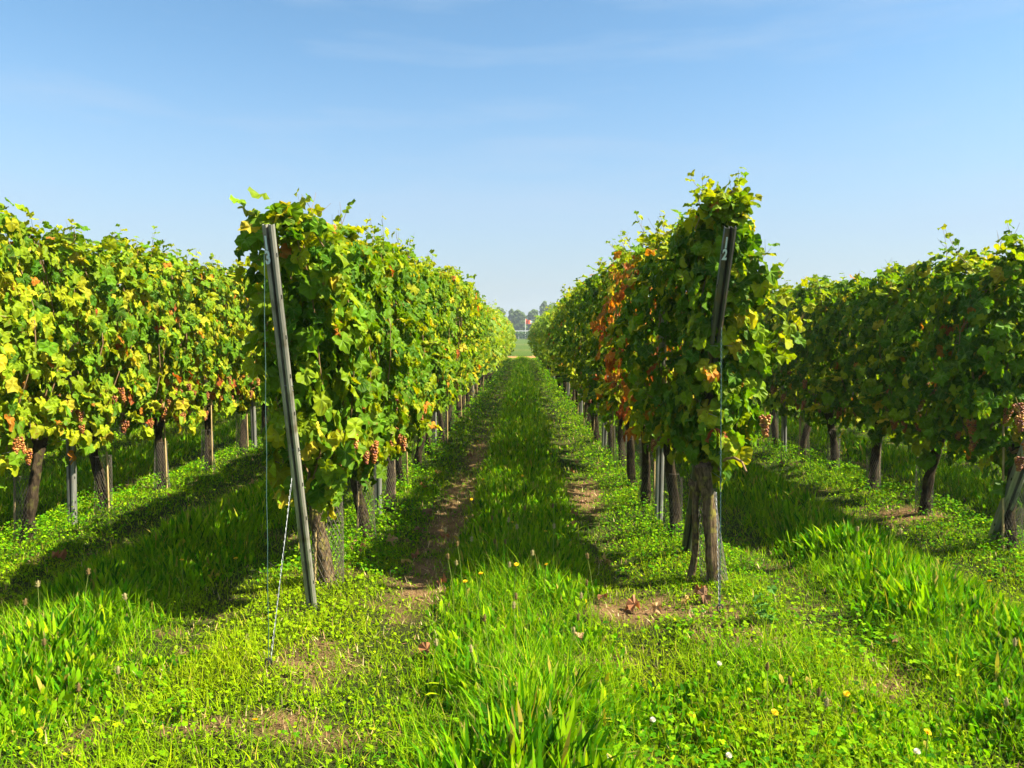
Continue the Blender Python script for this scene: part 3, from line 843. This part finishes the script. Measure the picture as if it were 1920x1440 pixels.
def blades(g, x, y, L, W, rng, lean=.35, curve=1.0, seg=3, shape='grass', cols=None, z=None):
    n = len(x); z = ground_z(x, y) - .008 if z is None else z
    az = rng.uniform(0, 6.283, n); th0 = np.abs(rng.normal(0, lean, n)); cu = np.abs(rng.normal(0, curve, n)) * .9
    d = np.stack([np.cos(az), np.sin(az)], 1)
    tw = az + np.pi / 2 + rng.normal(0, .5, n); wd = np.stack([np.cos(tw), np.sin(tw)], 1)
    P = np.zeros((n, seg + 1, 3)); P[:, 0] = np.stack([x, y, z], 1)
    for i in range(seg):
        a = th0 + cu * (i + .5) / seg; s = L / seg
        P[:, i + 1, :2] = P[:, i, :2] + d * (np.sin(a) * s)[:, None]; P[:, i + 1, 2] = P[:, i, 2] + np.cos(a) * s
    t = np.arange(seg + 1) / seg
    w = (1 - t ** 1.6) if shape == 'grass' else np.sin(np.pi * (t * .86 + .07)) ** .8 * (.35 + .65 * np.clip(t * 2, 0, 1))
    w[-1] = 0
    off = wd[:, None] * (W[:, None] * w[None, :-1] * .5)[..., None]
    A = P[:, :-1].copy(); B = P[:, :-1].copy(); A[..., :2] -= off; B[..., :2] += off
    if shape != 'grass':      # channelled leaf: lift the edges
        A[..., 2] += (W * .18)[:, None]; B[..., 2] += (W * .18)[:, None]
    V = np.concatenate([A, B, P[:, -1:]], 1); nv = 2 * seg + 1
    q = [[i, seg + i, seg + i + 1, i + 1] for i in range(seg - 1)]
    base = (np.arange(n) * nv)[:, None, None]
    if cols is None: cols = gcols(n, rng)
    cc = np.repeat(cols, nv, 0).reshape(n, nv, 3)
    dry = rng.random(n) < .22      # withered tips
    cc[dry, -1] = (.34, .22, .08)
    cc = cc.reshape(-1, 3)
    g.add(V.reshape(-1, 3), (np.array([[seg - 1, 2 * seg - 1, 2 * seg]])[None] + base).reshape(-1, 3), cc)
    if q:
        g.F.append(((np.array(q)[None] + base).reshape(-1, 4) + (g.n - len(cc)), 0))

def round_leaves(g, x, y, z, S, rng, cols, k=6, tilt=.5):
    """small rounded leaflets"""
    n = len(x); a = np.arange(k) / k * 6.283
    r = 1 + .0 * a; r[0] = .8
    V0 = np.stack([r * np.cos(a) * .5 + .42, r * np.sin(a) * .42, .10 * (np.cos(2 * a))], 1)
    N = np.stack([rng.normal(0, tilt, n), rng.normal(0, tilt, n), np.ones(n)], 1); N = norm(N)
    az = rng.uniform(0, 6.283, n); T = np.stack([np.cos(az), np.sin(az), 0 * az], 1)
    T = norm(T - (T * N).sum(1)[:, None] * N); B = np.cross(N, T)
    V = (V0[None, :, 0, None] * T[:, None] + V0[None, :, 1, None] * B[:, None] + V0[None, :, 2, None] * N[:, None]) * S[:, None, None] + np.stack([x, y, z], 1)[:, None]
    g.add(V.reshape(-1, 3), (np.arange(k)[None] + (np.arange(n) * k)[:, None]), np.repeat(cols, k, 0))

def clover(g, x, y, rng, h, S, cols):
    n = len(x); z0 = ground_z(x, y); zt = z0 + h
    N = norm(np.stack([rng.normal(0, .3, n), rng.normal(0, .3, n), np.ones(n)], 1)); az0 = rng.uniform(0, 6.283, n)
    a = np.array([0, .9, 1.8, 2.6, 3.5, 4.4, 5.3]); V0 = np.stack([.52 + .5 * np.cos(a) * np.where(a == 0, .8, 1), .44 * np.sin(a), .16 * np.abs(np.sin(a))], 1); k = len(a)
    for j in range(3):
        az = az0 + j * 2.094; T = np.stack([np.cos(az), np.sin(az), 0 * az], 1); T = norm(T - (T * N).sum(1)[:, None] * N); B = np.cross(N, T)
        V = (V0[None, :, 0, None] * T[:, None] + V0[None, :, 1, None] * B[:, None] + V0[None, :, 2, None] * N[:, None]) * S[:, None, None] + np.stack([x, y, zt], 1)[:, None]
        g.add(V.reshape(-1, 3), (np.arange(k)[None] + (np.arange(n) * k)[:, None]), np.repeat(cols, k, 0))
    # stalks
    blades(g, x, y, h * 1.02, np.full(n, .0022), rng, .02, .02, 1)

def scatter(rng, n, ya, yb, xlim=9.0, pad=.6):
    y = np.sqrt(rng.uniform(ya ** 2, yb ** 2, n)); hw = np.minimum(y * .70 + pad, xlim)
    x = rng.uniform(-1, 1, n) * hw
    return x, y

g1 = np.random.default_rng(42)
# zones: y range, candidates, size factor
ZON = [(2.0, 3.6, 46000, 1.0), (3.6, 5.6, 72000, 1.0), (5.6, 9, 90000, 1.2), (9, 15, 110000, 1.5), (15, 28, 95000, 2.2), (28, 57, 90000, 3.6)]
Gg, Gp, Gc, Gw = Geo(), Geo(), Geo(), Geo()
for (ya, yb, n, s) in ZON:
    x, y = scatter(g1, n, ya, yb)
    b = bare(x, y); ld = lane_d(x); rd = row_d(x)
    keep = g1.random(n) > b * .93
    x, y, ld, rd = x[keep], y[keep], ld[keep], rd[keep]; n = len(x)
    head = y < 4.0
    strip = np.clip(1.25 - ld / .5, 0, 1)                         # tall unmown strip in the lane middle
    tuft = vn(x, y, .33, 11) * (.35 + 1.1 * vn(x, y, 1.1, 14))
    L = (.045 + .13 * strip * (.5 + tuft) + .05 * tuft) * g1.uniform(.5, 1.45, n)
    L = np.where(head & (strip < .1), L * 1.5, L)
    L = np.where((ld > .45) & (ld < .8), L * .7, L)
    W = (.0036 + .0030 * g1.random(n)) * s ** .95
    yel = np.clip((.7 - strip) * 1.2, 0, 1) * np.clip(vn(x, y, .6, 12) * 1.3, 0, 1) * np.where(y < 5.2, 1.0, .45)
    cols = gcols(n, g1); cols = cols * (1 - yel[:, None] * .6) + np.array([.36, .39, .003]) * yel[:, None] * .6
    blades(Gg, x, y, L * s ** .25, W, g1, .62, 1.5, 3 if ya < 9 else 2, cols=cols)
Gg.mesh
tag(Gg.build('grass', M_grass), 'short green grass covering the paths and the ground in front of the rows', 'grass', None, 'stuff')

# dead straw and litter lying on the bare soil
Gd = Geo()
for (ya, yb, n, s) in [(2.0, 4.2, 26000, 1.0), (4.2, 8, 36000, 1.1), (8, 16, 26000, 1.8)]:
    x, y = scatter(g1, n, ya, yb, 5)
    k = g1.random(n) < np.clip(bare(x, y) + .12, 0, 1) ** 1.0; x, y = x[k], y[k]; n = len(x)
    cc = np.array([[.42, .28, .12], [.30, .17, .08], [.5, .40, .2], [.16, .09, .04]])[g1.integers(0, 4, n)] * g1.uniform(.7, 1.2, (n, 1))
    blades(Gd, x, y, g1.uniform(.015, .06, n) * s ** .5, g1.uniform(.002, .007, n) * s, g1, 1.3, .3, 2, cols=cc, z=ground_z(x, y) + .006)
tag(Gd.build('dry_litter', M_dry), 'dry straw and leaf litter scattered over the bare soil patches', 'ground cover', None, 'stuff')

# broad plantain blades in the lane middles and in the foreground
for (ya, yb, n, s) in [(2.0, 3.8, 19000, 1.0), (3.8, 6, 19000, 1.0), (6, 11, 24000, 1.15), (11, 22, 16000, 1.7), (22, 56, 16000, 3.0)]:
    x, y = scatter(g1, n * 2, ya, yb)
    ld = lane_d(x)
    cl = vn(x, y, .28, 21)
    w = np.clip(1.3 - ld / .42, 0, 1) * np.clip(cl * 1.9 - .25, .05, 1)
    fg = (y < 3.35) & (x > .1) & (np.abs(x - 1.1) < 2.4)
    w = np.where(fg, np.maximum(w, np.clip(cl * 2 - .55, 0, .8)), w)
    w = np.where((x < -1.55) & (y < 3.7), np.maximum(w, np.clip(cl * 2 - .6, 0, .7)), w)
    w = np.where((y < 3.6) & (np.abs(x + 1.1) < .75), w * .15, w)
    w *= 1 - bare(x, y)
    k = g1.random(len(x)) < w
    x, y, cl, ld = x[k], y[k], cl[k], ld[k]; n = len(x)
    tall = np.clip(1.35 - ld / .5, .3, 1) * (.68 + .5 * vn(x, y, 1.1, 14))
    L = (.11 + .17 * cl) * tall * g1.uniform(.65, 1.2, n); W = g1.uniform(.012, .026, n) * s ** .8
    cols = gcols(n, g1, (.30, .36, .16, .05, .02, .11))
    blades(Gp, x, y, L, W, g1, .30, .55, 5 if ya < 6 else 3, 'plantain', cols=cols)
tag(Gp.build('plantain_leaves', M_grass), 'taller broad bladed plantain and coarse grass along the middle of each path', 'ground cover', None, 'stuff')

# low broad-leaved weeds under the rows and between
for (ya, yb, n, s) in [(2.0, 3.8, 20000, .95), (3.8, 6, 60000, 1.0), (6, 10, 60000, 1.25), (10, 18, 52000, 1.9), (18, 34, 42000, 3.2), (34, 56, 26000, 5.0)]:
    x, y = scatter(g1, n, ya, yb)
    rd = row_d(x); ld = lane_d(x)
    cl = vn(x, y, .4, 31)
    w = np.clip(1.5 - rd / .42, 0, 1) * (.55 + .45 * cl)
    w = np.where(y < 4.6, np.maximum(w * .9, np.clip(cl * 1.6 - .5, 0, .75) * (ld > .3)), w)
    w = np.maximum(w, np.clip(vn(x, y, .9, 33) - .55, 0, 1) * .9)
    w *= 1 - bare(x, y) * .8
    k = g1.random(len(x)) < w
    x, y, rd, cl = x[k], y[k], rd[k], cl[k]; n = len(x)
    mound = np.clip(1 - rd / .5, 0, 1) * np.clip((y - 4.3) / 1.2, .15, 1)
    H = (.02 + .16 * mound * (.25 + cl + .9 * np.clip(vn(x, y, .22, 37) - .45, 0, 1))) * g1.uniform(.1, 1, n) ** .6
    S = g1.uniform(.011, .026, n) * s ** .8
    cols = gcols(n, g1, (.34, .38, .15, .02, .0, .11))
    yel = (y < 4.8)[:, None] * .3
    cols = cols * (1 - yel) + np.array([.33, .36, .003]) * yel
    round_leaves(Gw, x, y, ground_z(x, y) + H, S, g1, cols, 6, .55)
tag(Gw.build('low_weeds', M_herb), 'low small-leaved weeds carpeting the soil under the vines', 'ground cover', None, 'stuff')

# clover in the foreground and in patches
x, y = scatter(g1, 26000, 2.0, 5.2)
w = np.exp(-(((x - .45) / .75) ** 2 + ((y - 2.55) / .45) ** 2)) * 1.0 + np.exp(-(((x - 2.0) / .5) ** 2 + ((y - 3.9) / .6) ** 2)) * .5 + np.clip(vn(x, y, .5, 41) - .66, 0, 1) * 1.2
k = g1.random(len(x)) < w * (1 - bare(x, y)); x, y = x[k], y[k]; n = len(x)
clover(Gc, x, y, g1, g1.uniform(.03, .11, n), g1.uniform(.011, .019, n), gcols(n, g1, (.36, .42, .12, .01, 0, .09)))
tag(Gc.build('clover', M_herb), 'three-leaved clover growing thickly in the middle of the foreground', 'ground cover', None, 'stuff')

# ------------------------------------------------------------------ flowers, seed heads, fallen leaves
def dandelion_parts():
    g = Geo(); t = np.linspace(0, 1, 5)
    add_tube(g, np.stack([.02 * t ** 2, .01 * t, t], 1), .0022, 5, (.12, .2, .03)); stem = g.mesh('stem', M_herb, True)
    g = Geo(); r = np.random.default_rng(5)
    for ring, (nn, L, el) in enumerate(((22, .019, .15), (18, .016, .55), (12, .011, .95))):
        for i in range(nn):
            a = i / nn * 6.283 + ring * .2 + r.normal(0, .05); e = el + r.normal(0, .08); w = .0032
            d = np.array([np.cos(a) * np.cos(e), np.sin(a) * np.cos(e), np.sin(e)]); p = np.array([-np.sin(a), np.cos(a), 0]) * w
            g.add([p * .4, d * L * .7 + p, d * L, d * L * .7 - p, -p * .4], [[0, 1, 2, 3, 4]], np.array([.85, .58, .01]) * r.uniform(.85, 1.1))
    V, F = tube([(0, 0, -.008), (0, 0, 0), (0, 0, .004)], [.003, .006, .005], 8); g.add(V, F, (.3, .28, .02))
    head = g.mesh('flower_head', M_petal)
    return stem, head
DS, DH = dandelion_parts()
DAND = [(-.42, 6.2), (-.34, 7.0), (.02, 7.4), (-.42, 5.5), (-.25, 4.15), (-.05, 4.2), (-.08, 5.35), (.17, 5.15), (.12, 4.3), (-.28, 4.0), (.33, 8.6), (.06, 9.8), (-.55, 9.6), (-.1, 11.9), (.22, 12.6),
        (-1.95, 4.35), (-1.68, 4.5), (.95, 2.85), (1.22, 2.9), (1.45, 2.72), (-1.0, 2.75), (2.55, 4.15), (3.4, 4.05), (-.3, 14.5), (-2.6, 5.9)]
DLAB = {}
for i, (x, y) in enumerate(DAND):
    h = random.uniform(.10, .2) if y < 4 else random.uniform(.22, .3)
    root = empty('dandelion', (x, y, float(ground_z(x, y))), random.uniform(0, 6))
    o = obj('stem', DS, root, sc=(1, 1, h)); obj('flower_head', DH, root, (.02, .01, h), (random.uniform(-.5, .5), random.uniform(-.5, .5), 0), (.8,) * 3)
    where = 'on the strip of the centre path' if abs(x) < .6 else ('in the left lane' if x < -1.3 else ('in the right lane' if x > 2 else 'in the foreground grass'))
    key = where; DLAB[key] = DLAB.get(key, 0) + 1
    tag(root, f'yellow dandelion {where}, {ORD[DLAB[key] - 1]} counting away from its start', 'flower', 'yellow flowers in the grass')

def stalk_parts():
    g = Geo(); t = np.linspace(0, 1, 5)
    add_tube(g, np.stack([.04 * t ** 2, .0 * t, t], 1), .0014, 4, (.22, .26, .06)); stem = g.mesh('stem', M_herb, True)
    heads = []
    for cc in ((.15, .10, .035), (.30, .25, .11)):
        g = Geo(); V, F = tube([(0, 0, -.014), (0, 0, -.008), (0, 0, .003), (0, 0, .013), (0, 0, .018)], [.002, .006, .0062, .004, .001], 8)
        V = V * (1 + np.random.default_rng(3).normal(0, .06, V.shape)); g.add(V, F, cc)
        r = np.random.default_rng(9)
        for i in range(26):
            a = r.uniform(0, 6.28); z = r.uniform(-.008, .012); d = np.array([np.cos(a), np.sin(a), .3]); p = np.array([np.cos(a) * .005, np.sin(a) * .005, z])
            g.add([p, p + d * .005 + [0, 0, .001], p + d * .005 - [0, 0, .001]], [[0, 1, 2]], np.array(cc) * 1.6)
        heads.append(g.mesh('seed_head', M_petal))
    return stem, heads
SS, SH = stalk_parts()
rr = random.Random(11)
spots = [(-2.28, 3.9), (-2.42, 3.75), (-2.5, 3.7), (-1.85, 3.65), (-2.1, 3.3), (-1.6, 3.0), (-1.75, 2.9), (2.15, 5.0), (2.3, 4.85), (2.42, 4.75), (2.7, 4.2), (2.9, 4.1)]
for i in range(16): spots.append((rr.uniform(-.5, .25), rr.uniform(4.2, 5.5)))
for i in range(10): spots.append((rr.uniform(-.4, .4), rr.uniform(3.1, 4.2)))
for i in range(8): spots.append((rr.uniform(.9, 2.0), rr.uniform(2.6, 3.3)))
for i, (x, y) in enumerate(spots):
    h = rr.uniform(.2, .36)
    root = empty('plantain_stalk', (x, y, float(ground_z(x, y))), rr.uniform(0, 6))
    root.rotation_euler = (rr.uniform(-.12, .12), rr.uniform(-.12, .12), rr.uniform(0, 6))
    obj('stem', SS, root, sc=(1, 1, h)); obj('seed_head', SH[i % 2], root, (.04, 0, h + .008), (0, 0, 0), (1.2,) * 3)
    where = 'in the middle strip of the centre path' if abs(x) < .6 and y > 4.1 else ('in the left lane' if x < -1.3 else ('in the right lane' if x > 2 else ('in the middle of the foreground' if x < .6 else 'in the right foreground')))
    tag(root, ('brown' if i % 2 == 0 else 'pale') + f' plantain seed head on a thin stalk {where}', 'seed head', 'plantain seed heads ' + where)

# white clover blossoms
g = Geo(); r = np.random.default_rng(6)
for i in range(60):
    a = i * 2.4; e = math.asin(1 - 1.5 * i / 60); d = np.array([math.cos(a) * math.cos(e), math.sin(a) * math.cos(e), math.sin(e)]); p = np.cross(d, [0, 0, 1.01]) * .0018
    g.add([p * .5, d * .010 + p, d * .012, d * .010 - p], [[0, 1, 2, 3]], np.array([.75, .68, .6]) * r.uniform(.8, 1.1))
CB = g.mesh('blossom', M_petal)
for i, (x, y, lb) in enumerate([(.28, 2.62, 'white clover blossom low in the middle foreground'), (.72, 2.66, 'white clover blossom at the bottom right of the centre strip'), (.5, 2.95, 'white clover blossom above the clover patch'), (1.35, 2.6, 'white clover blossom in the right foreground'), (.86, 3.35, 'small white clover blossom below the netted trunk')]):
    root = empty('clover_flower', (x, y, float(ground_z(x, y)))); obj('stem', DS, root, sc=(.6, .6, .10)); obj('blossom', CB, root, (.012, .006, .10))
    tag(root, lb, 'flower', 'white clover blossoms')

# fallen leaves
r = np.random.default_rng(77)
FL = []
for i in range(5):
    V, F, ve = leaf_template(1, 400 + i); V = V * [1, 1, 2.6]; g = Geo(); g.add(V * .12, F, [(.25, .11, .045), (.38, .22, .10), (.20, .11, .06), (.40, .27, .07), (.27, .11, .045)][i], ve); FL.append(g.mesh('fallen_leaf', M_dry))
LF = [(-1.12, 5.25), (-1.2, 5.4), (-.8, 6.0), (-.75, 5.1), (-.68, 5.3), (-.6, 5.9), (-.72, 7.0), (-.85, 6.7), (-.55, 8.0), (-.5, 4.75), (.45, 6.6), (.4, 6.2), (.6, 7.2), (.55, 5.2), (.62, 4.3), (.48, 4.4), (.75, 4.25), (1.05, 4.35), (.95, 4.3), (1.0, 4.45),
      (.55, 8.8), (.7, 9.5), (-.62, 10), (-.9, 8.4), (-3.2, 5.2), (-3.3, 7.2), (-2.9, 8.2), (2.6, 7.6), (2.4, 7.7), (1.6, 7.0), (3.1, 9.2), (-.98, 5.6), (.2, 5.0), (1.3, 7.3), (-1.0, 7.7), (-.4, 3.7), (.3, 3.8), (1.9, 3.9)]
for i, (x, y) in enumerate(LF):
    x += r.normal(0, .03)
    o = obj('fallen_leaf', FL[i % 5], None, (x, y, float(ground_z(x, y)) + .05), (r.normal(0, .5), r.normal(0, .5), r.uniform(0, 6)), (r.uniform(.4, .7),) * 3)
    where = 'on the left wheel track' if -1 < x < -.2 else ('beside the right centre row' if .2 < x < 1.5 else ('under the left centre row' if -1.4 < x <= -1 else ('in the left lane' if x < 0 else 'in the right lane')))
    col = ['rusty red', 'tan', 'dull brown', 'yellowish', 'orange red'][i % 5]
    dist = 'close to the camera' if y < 5 else ('near the first vines' if y < 6.5 else 'farther along')
    tag(o, f'curled {col} fallen vine leaf {where}, {dist}', 'fallen leaf', f'fallen leaves {where}')

# seedling at the right of the bare patch
g = Geo(); r = np.random.default_rng(15)
for q in range(5):
    a = q * 1.3; t = np.linspace(0, 1, 5); Lh = .12 + .07 * q
    P = np.stack([.08 * np.cos(a) * t, .08 * np.sin(a) * t, Lh * t], 1); add_tube(g, P, .002, 4, (.12, .2, .03))
    k = 3; pos = P[[2, 3, 4]]; put_leaves(g, pos, np.array([0, 0, 1.]) + r.normal(0, .35, (k, 3)), np.array([np.cos(a), np.sin(a), -.2]) + r.normal(0, .4, (k, 3)), r.uniform(.06, .1, k), np.array([[.08, .22, .03]]) * r.uniform(.8, 1.2, (k, 1)), 1, r)
o = g.build('weed_plant', M_leaf); o.location = (1.27, 4.0, float(ground_z(1.27, 4.0))); o.scale = (.6, .6, .55)
tag(o, 'small broad-leaved weed beside the bare soil patch right of the netted trunk', 'plant')

# ------------------------------------------------------------------ far field: hedge, rail, flag, trees
def leaf_cloud(g, C, R, n, s, rng, cols):
    P = rng.normal(0, 1, (n, 3)); P /= np.linalg.norm(P, axis=1)[:, None]
    P = P * (rng.random(n) ** .35)[:, None] * R + C
    N = norm((P - C) / np.asarray(R) + rng.normal(0, .5, (n, 3)) + [0, 0, .3])
    T = norm(np.cross(N, rng.normal(0, 1, (n, 3)))); B = np.cross(N, T)
    S = s * rng.uniform(.6, 1.3, n)
    V = np.stack([P - T * S[:, None], P - B * S[:, None] * .6, P + T * S[:, None], P + B * S[:, None] * .6], 1)
    V += rng.normal(0, s * .15, V.shape)
    g.add(V.reshape(-1, 3), np.arange(4 * n).reshape(n, 4), np.repeat(cols, 4, 0))

def hedge(y, x0, x1, h, z0, label):
    rng = np.random.default_rng(55); g = Geo(); n = 26000
    x = rng.uniform(x0, x1, n); hh = h * (.93 + .1 * vn(x, x * 0, 2.5, 3)); z = rng.random(n) ** .7 * hh; yy = y + rng.uniform(-.8, .8, n)
    P = np.stack([x, yy, z0 + z], 1); N = norm(rng.normal(0, .6, (n, 3)) + [0, -.5, .5]); T = norm(np.cross(N, rng.normal(0, 1, (n, 3)))); B = np.cross(N, T)
    S = rng.uniform(.08, .17, n)[:, None]
    V = np.stack([P - T * S, P - B * S * .7, P + T * S, P + B * S * .7], 1)
    g.add(V.reshape(-1, 3), np.arange(4 * n).reshape(n, 4), np.repeat(np.array([[.05, .11, .02]]) * rng.uniform(.6, 1.4, (n, 1)), 4, 0))
    tag(g.build('hedge', M_tree), label, 'hedge')
hedge(192, -45, 55, 1.95, 1.0, 'long clipped dark green hedge across the far field')
root = empty('guard_rail', (-45, 194.5, 1.0))
g = Geo(); add_box(g, (50, 0, 2.1), (50, .04, .11)); g.build('rail', M_polepaint, root)
g = Geo(); add_box(g, (0, 0, 1.0), (.06, .05, 1.1)); pm = g.mesh('post', M_polepaint)
for i in range(26): obj('post', pm, root, (i * 4.0, .1, 0))
tag(root, 'thin pale rail along the top of the far hedge', 'railing')
root = empty('flagpole', (.65, 197, 1.0))
g = Geo(); add_tube(g, [(0, 0, 0), (0, 0, 5.2)], [.07, .05], 8); g.build('pole', M_polepaint, root, True)
n_, m_ = 14, 8
for nm, u0, u1, mm in (('flag', 0, .72, M_flag_red), ('flag_tail', .72, 1, M_flag_white)):
    g = Geo(); u = np.linspace(u0, u1, n_); v = np.linspace(0, 1, m_); U, Vv = np.meshgrid(u, v)
    Vt = np.stack([.07 + U * 1.75, .14 * np.sin(U * 9 + Vv), 5.15 - Vv * 1.35 * (1 - .55 * U) - .55 * U], -1).reshape(-1, 3)
    i = (np.arange(m_ - 1)[:, None] * n_ + np.arange(n_ - 1)).ravel(); F = np.stack([i, i + 1, i + n_ + 1, i + n_], 1)
    g.add(Vt, F); g.add(Vt + [0, .02, 0], F[:, ::-1]); g.build(nm, mm, root)
tag(root, 'pole flying a small orange-red flag with a white end in front of the far trees', 'flagpole')

def tree_meshes(seed, H, W, kind):
    rng = np.random.default_rng(seed); g = Geo(); t = np.linspace(0, 1, 8)
    P = np.stack([.3 * np.sin(t * 3), .3 * np.sin(t * 2), H * .85 * t], 1); add_tube(g, P, .28 * (1 - .85 * t), 8)
    gl = Geo(); nb = 26
    for i in range(nb):
        u = (i + .5) / nb; z = H * (.14 + .80 * u); a = i * 2.4
        pr = W * (math.sin(math.pi * min(1, u * .8 + .16)) ** .7) * (.62 if kind else .85)
        c = np.array([pr * math.cos(a), pr * math.sin(a), z * 1.04 - H * .08])
        R = np.array([W * .45, W * .45, H * .085]) * rng.uniform(.75, 1.25) * (1 - .35 * u)
        s = np.linspace(0, 1, 4)[:, None]; b0 = np.array([0, 0, z - H * .08]); add_tube(g, b0 + (c - b0) * s, [.1, .07, .05, .03], 5)
        n = 190; cols = np.array([[.09, .135, .035]]) * rng.uniform(.7, 1.35, (n, 1)) * rng.uniform(.8, 1.25)
        leaf_cloud(gl, c, R, n, .24, rng, cols)
    return g.mesh('trunk', M_treebark, True), gl.mesh('crown', M_tree)
TM = [tree_meshes(500 + i, h, w, i % 2) for i, (h, w) in enumerate(((12.2, 2.6), (10.6, 3.0), (11.2, 2.2), (12.8, 2.0)))]
rt = random.Random(4)
xs = np.arange(-40, 52, 2.1)
for i, x in enumerate(xs):
    a, b = TM[rt.randrange(4)] if x < 6 or i % 2 else TM[3]
    root = empty('tree', (float(x) + rt.uniform(-.8, .8), 250 + rt.uniform(-8, 14), 1.0), rt.uniform(0, 6.28))
    s = rt.uniform(.86, 1.05) * (1.08 if x > 5 else .97)
    obj('trunk', a, root, sc=(s, s, s)); obj('crown', b, root, sc=(s, s, s))
    if -16 < x < 14:
        lab = f'hazy grey-green tree in the far line, ' + ('left of the flag' if x < -4 else ('behind the flag' if x < 3 else 'right of the flag')) + ', ' + ['broad', 'round topped', 'tall narrow', 'pointed', 'slim', 'bushy', 'leaning', 'low'][int((x + 16) / 2.1) % 8] + ' crown'
    else: lab = 'hazy far tree hidden behind the vine rows'
    tag(root, lab, 'tree', 'line of distant trees')

# ------------------------------------------------------------------ haze
g = Geo(); add_box(g, (0, 120, 7.2), (330, 240, 8.8))
hm = bpy.data.materials.new('haze_air'); hm.use_nodes = True
n = hm.node_tree.nodes; n.remove(n['Principled BSDF'])
pv = n.new('ShaderNodeVolumePrincipled'); pv.inputs['Color'].default_value = (.75, .87, 1, 1); pv.inputs['Density'].default_value = .0006
pv.inputs['Anisotropy'].default_value = .2
hm.node_tree.links.new(pv.outputs[0], n['Material Output'].inputs['Volume'])
hz = g.build('haze', hm); tag(hz, kind='stuff', label='thin bluish morning haze in the air', cat='haze')
